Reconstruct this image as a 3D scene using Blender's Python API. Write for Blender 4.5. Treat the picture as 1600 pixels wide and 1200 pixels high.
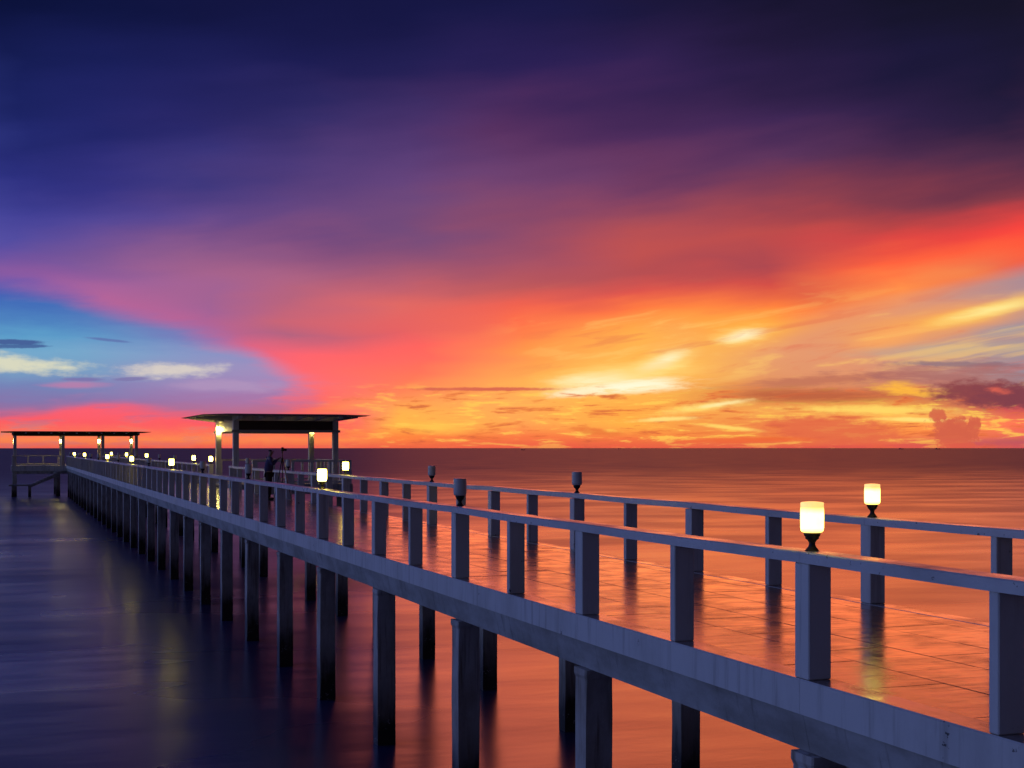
import bpy, bmesh, math, random
from mathutils import Vector, Matrix
random.seed(7)
for o in list(bpy.data.objects): bpy.data.objects.remove(o)
scene = bpy.context.scene
C = scene.collection
R = math.radians

# ------------------------------------------------------------------ camera
# world: z = 0 at the water, pier axis = +Y, camera stands above the water beside the pier
F = 2200.0                       # focal length in pixels of the 1600 px wide photograph
YAW = math.degrees(math.atan(790 / F))
CAM_Z = 4.9
cam_d = bpy.data.cameras.new('camera'); cam = bpy.data.objects.new('camera', cam_d); C.objects.link(cam)
cam.location = (0, 0, CAM_Z); cam.rotation_euler = (R(90), 0, -R(YAW))
cam_d.sensor_width = 36; cam_d.lens = 36 * F / 1600; cam_d.shift_y = 100 / 1600
cam_d.clip_start = 0.1; cam_d.clip_end = 60000
scene.camera = cam
vs = scene.view_settings
vs.view_transform = 'Standard'; vs.look = 'None'; vs.gamma = 1; vs.exposure = 0; vs.use_curve_mapping = False

# ------------------------------------------------------------------ world: a dusk sky in azimuth / elevation
def lin(c):
    return tuple(((v / 255 / 12.92) if v / 255 <= 0.04045 else ((v / 255 + 0.055) / 1.055) ** 2.4) for v in c) + (1.0,)
def azel(x, y):                  # direction (degrees) that a spot of the photographed sky lies in
    u = (x - 800) / F
    return YAW + math.degrees(math.atan(u)), math.degrees(math.atan((700 - y) / F * math.cos(math.atan(u))))

world = bpy.data.worlds.new('World'); scene.world = world; world.use_nodes = True
wt = world.node_tree; wt.nodes.clear()
class G:                         # tiny node-expression helper
    def __init__(s, tree): s.t = tree
    def n(s, kind, **kw):
        nd = s.t.nodes.new(kind)
        for k, v in kw.items(): setattr(nd, k, v)
        return nd
    def put(s, inp, v):
        if hasattr(v, 'is_linked') or isinstance(v, bpy.types.NodeSocket): s.t.links.new(v, inp)
        else: inp.default_value = v
    def m(s, op, a, b=None, c=None, clamp=False):
        nd = s.n('ShaderNodeMath', operation=op, use_clamp=clamp)
        s.put(nd.inputs[0], a)
        if b is not None: s.put(nd.inputs[1], b)
        if c is not None: s.put(nd.inputs[2], c)
        return nd.outputs[0]
    def ss(s, v, a, b, lo=0.0, hi=1.0, kind='SMOOTHSTEP'):
        nd = s.n('ShaderNodeMapRange', interpolation_type=kind, clamp=True)
        s.put(nd.inputs[0], v); s.put(nd.inputs[1], a); s.put(nd.inputs[2], b); s.put(nd.inputs[3], lo); s.put(nd.inputs[4], hi)
        return nd.outputs[0]
    def mix(s, f, a, b, bt='MIX'):
        nd = s.n('ShaderNodeMix', data_type='RGBA', blend_type=bt)
        s.put(nd.inputs[0], f); s.put(nd.inputs[6], a); s.put(nd.inputs[7], b)
        return nd.outputs[2]
    def ramp(s, v, stops, interp='LINEAR'):
        nd = s.n('ShaderNodeValToRGB'); e = nd.color_ramp.elements; nd.color_ramp.interpolation = interp
        stops = sorted(stops, key=lambda q: q[0])
        e[0].position = stops[0][0]; e[0].color = stops[0][1]
        e[1].position = stops[-1][0]; e[1].color = stops[-1][1]
        for p, c in stops[1:-1]:
            q = e.new(p); q.color = c
        s.put(nd.inputs[0], v); return nd.outputs[0]
    def noise(s, vec, scale=1.0, detail=4.0, rough=0.55, dist=0.0, dim='3D'):
        nd = s.n('ShaderNodeTexNoise'); nd.noise_dimensions = dim; s.put(nd.inputs['Vector'], vec)
        nd.inputs['Scale'].default_value = scale; nd.inputs['Detail'].default_value = detail
        nd.inputs['Roughness'].default_value = rough; nd.inputs['Distortion'].default_value = dist
        return nd.outputs['Fac']
    def xyz(s, x, y, z=0.0):
        nd = s.n('ShaderNodeCombineXYZ'); s.put(nd.inputs[0], x); s.put(nd.inputs[1], y); s.put(nd.inputs[2], z); return nd.outputs[0]
w = G(wt)
tc = w.n('ShaderNodeTexCoord'); sep = w.n('ShaderNodeSeparateXYZ'); wt.links.new(tc.outputs['Generated'], sep.inputs[0])
AZ = w.m('MULTIPLY', w.m('ARCTAN2', sep.outputs[0], sep.outputs[1]), 57.29578)
EL = w.m('MULTIPLY', w.m('ARCSINE', sep.outputs[2]), 57.29578)
EL = w.m('MAXIMUM', EL, 0.0)
# slow and fine distortions, stretched along the horizon as thin cloud sheets are
def wn(src, ax, ay, seed, detail, rough):
    return w.noise(w.xyz(w.m('MULTIPLY_ADD', AZ, ax, seed), w.m('MULTIPLY_ADD', src, ay, seed * 1.7)), 1.0, detail, rough, dim='2D')
tilt = w.m('MULTIPLY', w.m('SUBTRACT', AZ, 20.0), 0.12)
n1 = wn(EL, 0.10, 0.30, 3.1, 2, 0.45)
n2 = wn(EL, 0.09, 0.5, 11.7, 3, 0.5)
n3 = wn(EL, 0.42, 2.6, 5.3, 5, 0.6)
n4 = wn(EL, 1.3, 3.2, 9.9, 5, 0.62)
n5 = wn(w.m('SUBTRACT', EL, tilt), 0.13, 0.75, 2.2, 4, 0.5)
n6 = wn(EL, 2.3, 2.6, 7.7, 4, 0.6)
n7 = w.noise(w.xyz(w.m('MULTIPLY_ADD', n2, 2.5, w.m('MULTIPLY', AZ, 0.5)), w.m('MULTIPLY_ADD', n1, 2.0, w.m('MULTIPLY_ADD', EL, 3.6, 40.0))), 1.0, 6, 0.62, dim='2D')
n8 = w.noise(w.xyz(w.m('MULTIPLY_ADD', n2, 2.0, w.m('MULTIPLY', AZ, 0.2)), w.m('MULTIPLY', w.m('MULTIPLY_ADD', AZ, -0.17, EL), 1.5)), 1.0, 5, 0.55, dim='2D')
n5s = w.m('MULTIPLY_ADD', n3, 0.25, w.m('MULTIPLY', n5, 0.75))
n35 = w.m('MULTIPLY_ADD', n3, 0.22, w.m('MULTIPLY', n8, 0.78))
def c0(v): return w.m('SUBTRACT', v, 0.5)
ELw = w.m('MAXIMUM', w.m('MULTIPLY_ADD', c0(n1), w.ss(EL, 0, 8, 0.5, 2.0), EL), 0.0)
ELw = w.m('MAXIMUM', w.m('MULTIPLY_ADD', c0(n5), w.ss(EL, 1, 10, 0.2, 1.5), ELw), 0.0)
AZw = w.m('MULTIPLY_ADD', c0(n2), 5.0, AZ)
POS = w.m('SQRT', w.m('DIVIDE', ELw, 90.0))
def pos(x, y): return math.sqrt(max(azel(x, y)[1], 0) / 90)
def epos(el): return math.sqrt(el / 90)

cols = [  # (photo x, [(photo y, colour)])
 (10,  [(5,(7,15,58)),(100,(18,26,82)),(180,(26,34,100)),(260,(42,46,126)),(330,(66,64,150)),(400,(88,80,165)),(440,(120,90,165)),(560,(180,100,150)),(700,(235,100,110))]),
 (160, [(5,(10,17,62)),(100,(21,27,85)),(200,(32,36,105)),(280,(52,50,130)),(350,(84,70,148)),(400,(122,86,152)),(440,(158,98,155)),(480,(176,100,150)),(560,(190,100,150)),(700,(240,105,105))]),
 (320, [(5,(15,19,66)),(100,(24,27,84)),(200,(38,37,104)),(280,(62,55,126)),(350,(100,72,138)),(390,(142,90,140)),(440,(165,98,142)),(490,(160,98,150)),(525,(200,100,140)),(560,(250,100,120)),(640,(250,100,110)),(700,(250,110,90))]),
 (470, [(5,(17,20,68)),(100,(25,26,82)),(200,(50,43,104)),(280,(82,60,122)),(350,(104,70,128)),(400,(142,84,128)),(450,(176,98,128)),(495,(200,100,120)),(515,(180,98,128)),(545,(255,100,110)),(600,(255,108,112)),(640,(255,100,95)),(670,(255,130,75)),(700,(250,110,70))]),
 (640, [(5,(18,20,68)),(100,(32,29,84)),(200,(72,50,108)),(280,(98,66,124)),(350,(116,74,122)),(420,(165,86,110)),(470,(226,104,100)),(515,(228,96,100)),(540,(255,100,95)),(580,(255,118,90)),(610,(255,135,88)),(640,(255,178,80)),(665,(255,185,75)),(680,(255,135,65)),(700,(250,112,62))]),
 (820, [(5,(22,22,70)),(100,(40,29,84)),(200,(84,46,96)),(280,(110,64,112)),(340,(138,72,105)),(400,(170,80,98)),(450,(190,88,92)),(480,(240,96,80)),(515,(255,112,75)),(545,(255,148,75)),(590,(255,175,85)),(630,(255,170,90)),(660,(255,165,85)),(680,(248,120,70)),(700,(235,88,66))]),
 (1000,[(5,(24,20,60)),(100,(46,30,80)),(200,(76,42,92)),(280,(112,58,98)),(330,(162,74,90)),(380,(192,80,80)),(430,(180,76,82)),(465,(224,84,76)),(490,(255,122,66)),(530,(255,172,76)),(580,(255,182,90)),(630,(252,165,72)),(665,(255,176,72)),(685,(245,120,66)),(700,(222,88,58))]),
 (1200,[(5,(16,15,44)),(100,(36,25,66)),(190,(60,36,84)),(250,(90,50,92)),(310,(142,64,84)),(360,(190,76,76)),(415,(172,70,80)),(445,(214,78,70)),(475,(255,128,62)),(505,(255,172,72)),(540,(236,162,112)),(580,(228,152,100)),(610,(208,116,70)),(640,(246,166,84)),(665,(236,128,74)),(685,(240,130,66)),(700,(205,82,68))]),
 (1400,[(5,(16,16,40)),(100,(24,21,58)),(190,(44,29,70)),(250,(78,42,78)),(310,(130,58,76)),(350,(178,66,70)),(385,(225,70,66)),(415,(255,98,62)),(445,(255,142,74)),(480,(255,150,80)),(515,(230,142,100)),(550,(215,140,108)),(585,(200,120,92)),(620,(206,98,62)),(650,(255,190,90)),(675,(255,150,72)),(700,(215,90,80))]),
 (1590,[(5,(18,17,40)),(100,(24,21,54)),(190,(38,27,62)),(250,(82,44,72)),(305,(136,58,72)),(340,(215,66,66)),(370,(250,68,62)),(405,(255,92,60)),(440,(235,100,76)),(480,(235,150,90)),(520,(200,140,110)),(560,(165,125,125)),(600,(150,85,90)),(640,(200,80,85)),(665,(255,120,85)),(685,(235,100,88)),(700,(180,84,104))]),
]
zen = [(22,(9,12,44)),(40,(10,13,42)),(90,(12,16,46))]
def col_stops(x, rows):
    st = [(pos(x, y), lin(c)) for y, c in rows]
    return st + [(epos(e), lin(c)) for e, c in zen]
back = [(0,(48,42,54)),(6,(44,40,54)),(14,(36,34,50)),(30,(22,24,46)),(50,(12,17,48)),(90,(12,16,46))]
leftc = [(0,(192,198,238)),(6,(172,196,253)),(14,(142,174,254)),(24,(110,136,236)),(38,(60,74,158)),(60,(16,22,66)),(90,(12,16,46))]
leftm = [(0,(130,120,185)),(4,(110,130,200)),(9,(88,108,190)),(16,(52,62,138)),(24,(28,36,92)),(40,(11,15,48)),(90,(12,16,46))]
rightc = [(0,(150,80,100)),(5,(150,92,100)),(10,(140,62,70)),(16,(60,36,62)),(24,(22,20,48)),(40,(11,14,44)),(90,(12,16,46))]
def el_stops(l): return [(epos(e), lin(c)) for e, c in l]
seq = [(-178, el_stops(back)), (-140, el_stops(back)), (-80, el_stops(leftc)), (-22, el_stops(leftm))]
seq += [(azel(x, 600)[0], col_stops(x, rows)) for x, rows in cols]
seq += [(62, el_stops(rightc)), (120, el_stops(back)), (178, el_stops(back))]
sky = w.ramp(POS, seq[0][1])
for (a0, _), (a1, st) in zip(seq[:-1], seq[1:]):
    sky = w.mix(w.ss(AZw, a0, a1, kind='LINEAR'), sky, w.ramp(POS, st))

def curve(points, lo=-60.0, hi=60.0, emax=20.0):
    """elevation of a cloud edge over azimuth, from spots on the edge"""
    nd = w.n('ShaderNodeFloatCurve'); cv = nd.mapping.curves[0]
    pts = [azel(x, y) for x, y in points]
    pts = [((a - lo) / (hi - lo), e / emax) for a, e in pts]
    cv.points[0].location = pts[0]; cv.points[1].location = pts[-1]
    for p in pts[1:-1]: cv.points.new(*p)
    nd.mapping.extend = 'HORIZONTAL'; nd.mapping.update()
    w.put(nd.inputs['Value'], w.m('DIVIDE', w.m('SUBTRACT', AZ, lo), hi - lo))
    return w.m('MULTIPLY', nd.outputs[0], emax)
def below(edge, soft, nz=None, amp=0.0):
    d = w.m('SUBTRACT', edge, EL)
    if nz is not None: d = w.m('MULTIPLY_ADD', c0(nz), amp, d)
    return w.ss(d, -soft, soft)
# --- the clear opening on the left with its pink rim
hole_top = curve([(-700,380),(-250,425),(0,441),(60,450),(130,470),(200,492),(300,522),(380,548),(440,578),(490,600),(540,615),(600,640)])
hole = w.m('MULTIPLY', below(hole_top, 0.6, n5s, 1.6), w.ss(w.m('MULTIPLY_ADD', c0(n3), 4.0, w.m('MULTIPLY_ADD', EL, -0.55, AZ)), 11.6, 8.2))
rim = w.m('MULTIPLY', below(w.m('ADD', hole_top, 0.6), 1.1, n5s, 1.6), w.ss(AZ, -6, 4))
sky = w.mix(w.m('MULTIPLY', rim, w.ss(AZ, 5, 12, 0.4, 0.0)), sky, lin((205,100,160)))
P2 = w.m('SQRT', w.m('DIVIDE', w.m('MAXIMUM', w.m('MULTIPLY_ADD', c0(n3), 0.5, EL), 0), 90.0))
hl = w.ramp(P2, [(pos(0,y), lin(c)) for y, c in [(400,(96,84,170)),(440,(86,88,176)),(465,(62,102,182)),(495,(74,126,190)),(525,(92,158,202)),(548,(116,168,204)),(575,(118,158,196)),(600,(116,132,184)),(625,(132,118,172)),(650,(160,105,150)),(700,(170,100,140))]])
hr = w.ramp(P2, [(pos(400,y), lin(c)) for y, c in [(480,(140,100,165)),(530,(128,112,182)),(552,(142,140,194)),(575,(158,142,190)),(600,(164,134,184)),(625,(168,118,168)),(645,(190,108,140)),(700,(235,100,110))]])
hole_c = w.mix(w.ss(AZw, 1.0, 10.5), hl, hr)
sky = w.mix(w.m('MULTIPLY', hole, w.ss(AZ, -45, -12)), sky, hole_c)
# --- soft streaks and small clouds; position, half-size, slope in photo pixels -> degrees
base_sky = sky
n35b = w.m('MULTIPLY_ADD', n3, 0.5, w.m('MULTIPLY', n4, 0.5))
VV = w.xyz(AZ, EL, 1.0)
def dot(v, a, b, c):
    nd = w.n('ShaderNodeVectorMath', operation='DOT_PRODUCT'); w.put(nd.inputs[0], v); nd.inputs[1].default_value = (a, b, c); return nd.outputs['Value']
def blob(cx, cy, ax, ay, rot, col, k=1.0, soft=0.8, nz=None, amp=0.0):
    global sky
    a, e = azel(cx, cy)
    kx = 1 / (ax / 38.5); ky = 1 / (ay / 38.0); cr, sr = math.cos(R(rot)), math.sin(R(rot))
    p = dot(VV, cr * kx, sr * kx, -(a * cr + e * sr) * kx)
    q = dot(VV, -sr * ky, cr * ky, -(e * cr - a * sr) * ky)
    d = w.m('SQRT', w.m('MULTIPLY_ADD', p, p, w.m('MULTIPLY', q, q)))
    if nz is not None: d = w.m('MULTIPLY_ADD', nz, amp, d)
    off = 0.5 * amp if nz is not None else 0.0
    sky = w.mix(w.ss(d, 1.0 + off, 1.0 - soft + off, 0.0, k), sky, lin(col))
blob(-10, 566, 185, 18, -4, (216,216,192), 1.0, 0.8, n35b, 1.5)
blob(262, 580, 105, 15, 2, (216,206,198), 0.95, 0.85, n35b, 1.7)
blob(350, 603, 110, 12, 0, (178,150,190), 0.7, 0.7, n3, 1.2)
blob(20, 534, 55, 5, 0, (66,92,150), 0.95, 0.5, n4, 0.9)
blob(30, 541, 50, 4, 2, (66,96,152), 0.9, 0.5, n4, 0.9)
blob(168, 531, 42, 3, -5, (92,112,172), 0.8, 0.6, n4, 0.6)
blob(130, 593, 40, 4, 0, (122,112,170), 0.8, 0.6, n4, 0.8)
blob(205, 592, 34, 4, 3, (124,116,170), 0.8, 0.6, n4, 0.8)
blob(120, 602, 60, 8, 0, (205,125,165), 0.6, 0.8, n3, 1.0)
# --- the red band along the left horizon
band_top = curve([(-500,690),(-200,668),(0,646),(60,638),(118,628),(160,628),(230,636),(310,650),(400,655),(480,645),(560,630)])
bm_ = w.m('MULTIPLY', below(band_top, 0.34, n5s, 1.7), w.ss(n3, 0.72, 0.5, 0.55, 0.96))
red = w.ramp(w.m('SQRT', w.m('DIVIDE', w.m('MAXIMUM', w.m('MULTIPLY_ADD', c0(n4), 0.35, EL), 0), 90.0)),
             [(pos(100,y), lin(c)) for y, c in [(620,(248,90,112)),(642,(255,94,110)),(660,(255,92,98)),(676,(255,112,86)),(688,(255,140,78)),(696,(250,118,84)),(700,(235,96,96))]])
redv = w.mix(w.m('MULTIPLY', w.ss(n3, 0.45, 0.75, 0, 0.6), w.ss(EL, 1.3, 0.6)), red, lin((255,150,80)))
sky = w.mix(w.m('MULTIPLY', bm_, w.m('MULTIPLY', w.ss(AZ, -16, 0), w.ss(AZ, 15.5, 12.5))), sky, redv)
# --- the greyed wedge under the orange band on the right, with its yellow flames
wedge_top = curve([(1080,560),(1150,535),(1230,512),(1320,490),(1420,468),(1500,448),(1590,425),(1800,380)])
wedge = w.m('MULTIPLY', below(wedge_top, 0.5, n5, 0.9), w.m('MULTIPLY', w.ss(AZ, 27, 33), w.m('MULTIPLY', w.ss(AZ, 56, 46), w.ss(EL, 1.7, 3.0))))
wc = w.mix(w.ss(AZw, 33, 42), lin((228,152,112)), lin((140,142,162)))
sky = w.mix(w.m('MULTIPLY', wedge, 0.85), sky, wc)
blob(1500, 545, 220, 17, 1, (182,174,154), 0.6, 0.95, n3, 0.9)
blob(1575, 515, 90, 14, 6, (128,142,168), 0.7, 1.0, n3, 0.8)
blob(1485, 495, 200, 34, 11, (255,168,76), 0.85, 1.0, n5, 1.0)
blob(1530, 487, 130, 18, 12, (255,206,98), 0.9, 1.0, n5, 0.9)
blob(1550, 484, 95, 13, 11, (255,236,150), 0.9, 0.95, n3, 0.7)
blob(1390, 525, 75, 18, 12, (250,168,96), 0.85, 1.0, n5, 0.9)
blob(1165, 520, 110, 44, 10, (255,178,72), 0.8, 1.0, n5, 1.0)
blob(1158, 525, 66, 20, 9, (255,224,130), 0.95, 1.0, n3, 1.0)
blob(1162, 524, 50, 13, 9, (255,244,200), 0.95, 1.0, n3, 0.6)
blob(985, 590, 260, 66, 9, (255,192,84), 0.75, 1.0, n5, 1.0)
blob(960, 592, 160, 32, 5, (255,224,130), 0.95, 1.0, n3, 0.7)
blob(940, 592, 110, 16, 3, (255,240,185), 0.95, 1.0, n3, 0.7)
blob(1030, 568, 85, 26, 20, (255,226,138), 1.0, 1.0, n3, 0.6)
blob(1036, 564, 56, 14, 21, (255,243,196), 0.95, 1.0, n3, 0.6)
blob(985, 604, 140, 16, 3, (255,250,216), 1.0, 0.9, n7, 1.1)
blob(905, 613, 75, 10, 4, (255,244,205), 0.9, 1.0, n4, 0.9)
# --- low cloud field
low = w.ss(EL, 2.75, 2.1)
lowr = w.m('MULTIPLY', low, w.m('MULTIPLY', w.ss(AZ, 11, 17), w.ss(AZ, 56, 46)))
lite = w.m('MULTIPLY', w.ss(n7, 0.47, 0.32), lowr)
sky = w.mix(w.m('MULTIPLY', lite, 0.8), sky, lin((255,204,88)))
sky = w.mix(w.m('MULTIPLY', w.m('MULTIPLY', w.ss(n7, 0.53, 0.64), lowr), 0.62), sky, lin((230,112,60)))
sky = w.mix(w.m('MULTIPLY', w.m('MULTIPLY', w.ss(n7, 0.62, 0.72), lowr), 0.6), sky, lin((192,84,62)))
wisp = w.m('MULTIPLY', w.m('MULTIPLY', w.ss(EL, 2.3, 3.2), w.ss(EL, 7.0, 4.5)), w.m('MULTIPLY', w.ss(AZ, 18, 24), w.ss(AZ, 50, 42)))
sky = w.mix(w.m('MULTIPLY', w.m('MULTIPLY', wisp, w.ss(n8, 0.52, 0.70)), 0.45), sky, lin((255,204,110)))
sky = w.mix(w.m('MULTIPLY', w.m('MULTIPLY', wisp, w.ss(n8, 0.46, 0.30)), 0.35), sky, lin((222,92,74)))
blob(760, 608, 150, 4, 0, (214,98,80), 0.9, 0.6, n4, 0.8)
blob(1290, 594, 190, 12, 3, (190,112,90), 0.8, 0.8, n7, 1.6)
blob(1265, 618, 200, 14, 0, (184,92,64), 0.85, 0.8, n7, 1.7)
blob(1500, 569, 130, 6, -2, (134,112,128), 0.8, 0.7, n4, 1.0)
blob(1480, 588, 190, 26, 0, (166,104,104), 0.75, 0.9, n7, 1.7)
blob(1590, 692, 120, 9, 0, (160,84,104), 0.7, 0.9, n4, 0.8)
blob(1415, 607, 60, 14, -4, (255,184,66), 0.95, 0.9, n7, 1.8)
blob(1545, 616, 110, 24, -4, (138,66,74), 0.95, 0.55, n4, 1.0)
blob(1650, 622, 160, 26, -3, (126,62,76), 0.9, 0.6, n4, 1.0)
blob(1562, 611, 24, 7, -8, (235,104,84), 0.8, 0.9, n4, 1.6)
blob(1360, 640, 170, 9, -1, (255,216,104), 0.9, 0.8, n4, 0.9)
blob(1440, 656, 90, 5, -2, (255,226,124), 0.9, 0.8, n4, 0.8)
blob(1100, 636, 105, 11, 8, (255,222,120), 0.9, 1.0, n4, 0.9)
blob(1130, 631, 60, 5, 8, (255,240,175), 0.8, 1.0, n4, 0.7)
blob(1040, 655, 70, 5, 3, (255,226,130), 0.9, 0.85, n4, 0.7)
blob(1140, 668, 70, 5, -6, (255,222,110), 0.85, 0.85, n4, 0.7)
blob(680, 668, 70, 14, 0, (255,204,84), 0.7, 1.0, n3, 0.9)
blob(1300, 672, 130, 26, -4, (226,104,72), 0.85, 0.5, n4, 0.9)
blob(1165, 688, 140, 6, 1, (238,104,56), 0.8, 0.7, n4, 0.9)
blob(930, 674, 50, 8, -6, (232,118,60), 0.8, 0.7, n4, 1.0)
for x, y, a, b in [(1466,650,17,12),(1476,666,26,14),(1500,664,26,14),(1518,668,14,22),(1494,686,36,22)]:
    blob(x, y, a, b, 0, (212,98,74), 0.9, 0.4, n6, 1.8)
# --- thin warm veil right above the sea
sky = w.mix(w.m('MULTIPLY', w.ss(EL, 0.45, 0.0), w.m('MULTIPLY', w.ss(AZ, -14, 0), w.m('MULTIPLY', w.ss(AZ, 55, 41), 0.55))), sky, lin((232,88,74)))
nish = w.n('ShaderNodeTexSky', sky_type='NISHITA', sun_disc=False, sun_elevation=R(1.5), sun_rotation=R(25.5))
# the small clouds all stand low over the sea in one quarter of the sky; elsewhere only the broad sky is evaluated
inside = w.m('MULTIPLY', w.m('LESS_THAN', EL, 8.5), w.m('LESS_THAN', w.m('ABSOLUTE', w.m('SUBTRACT', AZ, 19.0)), 38.0))
bg0 = w.n('ShaderNodeBackground'); wt.links.new(base_sky, bg0.inputs[0])
bg1 = w.n('ShaderNodeBackground'); wt.links.new(sky, bg1.inputs[0])
bgA = w.n('ShaderNodeMixShader'); wt.links.new(inside, bgA.inputs[0]); wt.links.new(bg0.outputs[0], bgA.inputs[1]); wt.links.new(bg1.outputs[0], bgA.inputs[2])
world.cycles.sampling_method = 'MANUAL'; world.cycles.sample_map_resolution = 512
bgB = w.n('ShaderNodeBackground'); wt.links.new(nish.outputs[0], bgB.inputs[0]); bgB.inputs[1].default_value = 0.0008
add = w.n('ShaderNodeAddShader'); wt.links.new(bgA.outputs[0], add.inputs[0]); wt.links.new(bgB.outputs[0], add.inputs[1])
wo = w.n('ShaderNodeOutputWorld'); wt.links.new(add.outputs[0], wo.inputs[0])

# ------------------------------------------------------------------ sun, at the edge of the sea under the bright clouds
SUN_AZ, SUN_EL = 28.0, 6.5
sd = bpy.data.lights.new('sun', 'SUN'); sun = bpy.data.objects.new('sun', sd); C.objects.link(sun)
sd.energy = 0.26; sd.color = (1.0, 0.19, 0.04); sd.angle = R(28)
sv = Vector((math.sin(R(SUN_AZ)) * math.cos(R(SUN_EL)), math.cos(R(SUN_AZ)) * math.cos(R(SUN_EL)), math.sin(R(SUN_EL))))
sun.rotation_euler = sv.to_track_quat('Z', 'Y').to_euler(); sun.location = (0, 0, 40)

# ------------------------------------------------------------------ materials
MATS = {}
def new_mat(name):
    m = bpy.data.materials.new(name); m.use_nodes = True; m.node_tree.nodes.clear(); g = G(m.node_tree)
    g.out = g.n('ShaderNodeOutputMaterial'); MATS[name] = m; return m, g
def principled(g, col, rough, ior=1.5, bump=None, bstr=0.3, bdist=0.01, metal=0.0):
    b = g.n('ShaderNodeBsdfPrincipled')
    g.put(b.inputs['Base Color'], col); g.put(b.inputs['Roughness'], rough); b.inputs['IOR'].default_value = ior; b.inputs['Metallic'].default_value = metal
    if bump is not None:
        bn = g.n('ShaderNodeBump'); bn.inputs['Strength'].default_value = bstr; bn.inputs['Distance'].default_value = bdist
        g.put(bn.inputs['Height'], bump); g.t.links.new(bn.outputs[0], b.inputs['Normal'])
    g.t.links.new(b.outputs[0], g.out.inputs[0]); return b
def wpos(g):
    gm = g.n('ShaderNodeNewGeometry'); return gm.outputs['Position'], gm
def sepz(g, v):
    s = g.n('ShaderNodeSeparateXYZ'); g.put(s.inputs[0], v); return s.outputs
def scaled(g, v, sx, sy, sz):
    mp = g.n('ShaderNodeMapping'); g.put(mp.inputs[0], v); mp.inputs['Scale'].default_value = (sx, sy, sz); return mp.outputs[0]
def make_mats():
    # painted concrete: white, with grime, runs and chips
    m, g = new_mat('white_paint'); p, _ = wpos(g)
    grime = g.noise(scaled(g, p, 1.3, 1.3, 0.6), 1.0, 6, 0.65)
    runs = g.noise(scaled(g, p, 9, 9, 0.7), 1.0, 4, 0.6)
    chips = g.noise(scaled(g, p, 7, 6, 9), 1.0, 6, 0.66)
    c = g.mix(g.ss(grime, 0.42, 0.75, 0, 0.55), (0.80, 0.79, 0.76, 1), (0.50, 0.48, 0.45, 1))
    c = g.mix(g.ss(runs, 0.52, 0.72, 0, 0.6), c, (0.42, 0.40, 0.36, 1))
    c = g.mix(g.m('MULTIPLY', g.ss(chips, 0.645, 0.66), g.ss(grime, 0.54, 0.60)), c, (0.10, 0.09, 0.085, 1))
    fine = g.noise(p, 60, 3, 0.6)
    principled(g, c, g.ss(grime, 0.3, 0.7, 0.34, 0.58), 1.5, g.m('ADD', fine, g.m('MULTIPLY', chips, 2.0)), 0.25, 0.004)
    # handrail: the same paint, wet on top
    m, g = new_mat('rail_paint'); p, _ = wpos(g)
    grime = g.noise(scaled(g, p, 2.0, 0.8, 2.0), 1.0, 6, 0.65); spots = g.noise(p, 14, 4, 0.6)
    c = g.mix(g.ss(grime, 0.4, 0.75, 0, 0.6), (0.78, 0.77, 0.75, 1), (0.46, 0.44, 0.42, 1))
    c = g.mix(g.ss(spots, 0.675, 0.70), c, (0.22, 0.20, 0.18, 1))
    principled(g, c, g.ss(grime, 0.3, 0.7, 0.2, 0.45), 1.5, g.noise(p, 30, 4, 0.6), 0.2, 0.004)
    m, g = new_mat('wet_coping'); p, _ = wpos(g)
    a = g.noise(scaled(g, p, 3, 1.4, 1), 1.0, 5, 0.65)
    principled(g, g.mix(g.ss(a, 0.4, 0.65), (0.36, 0.33, 0.30, 1), (0.20, 0.17, 0.15, 1)), g.ss(a, 0.35, 0.65, 0.14, 0.3), 1.6, g.noise(p, 12, 4, 0.6), 0.15, 0.006)
    # bare concrete of beams: darker, stained
    m, g = new_mat('stained_concrete'); p, _ = wpos(g)
    a = g.noise(scaled(g, p, 1.6, 0.9, 2.2), 1.0, 6, 0.65); b2 = g.noise(scaled(g, p, 8, 8, 0.8), 1.0, 4, 0.6)
    c = g.mix(g.ss(a, 0.35, 0.7), (0.56, 0.55, 0.53, 1), (0.34, 0.32, 0.29, 1))
    c = g.mix(g.ss(b2, 0.55, 0.75, 0, 0.6), c, (0.12, 0.10, 0.08, 1))
    principled(g, c, 0.6, 1.5, g.noise(p, 25, 5, 0.65), 0.4, 0.01)
    # piles: grey above, weed-dark and barnacled in the tidal zone
    m, g = new_mat('pile_concrete'); p, _ = wpos(g); z = sepz(g, p)[2]
    a = g.noise(scaled(g, p, 2.2, 2.2, 1.2), 1.0, 6, 0.65); b2 = g.noise(scaled(g, p, 11, 11, 0.7), 1.0, 4, 0.6)
    c = g.mix(g.ss(a, 0.35, 0.7), (0.62, 0.59, 0.55, 1), (0.38, 0.33, 0.28, 1))
    c = g.mix(g.ss(b2, 0.5, 0.72, 0, 0.8), c, (0.20, 0.14, 0.09, 1))
    zz = g.m('MULTIPLY_ADD', c0g(g, a), 1.6, g.m('MULTIPLY_ADD', c0g(g, b2), 0.8, z))
    c = g.mix(g.ss(zz, 1.25, 0.35), c, (0.030, 0.026, 0.018, 1))
    vo = g.n('ShaderNodeTexVoronoi', feature='F1'); g.put(vo.inputs['Vector'], p); vo.inputs['Scale'].default_value = 26
    barn = g.m('MULTIPLY', g.ss(vo.outputs['Distance'], 0.26, 0.2), g.m('MULTIPLY', g.ss(z, 0.75, 0.35), g.ss(g.noise(p, 6, 3), 0.55, 0.62)))
    c = g.mix(barn, c, (0.55, 0.52, 0.48, 1))
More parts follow.
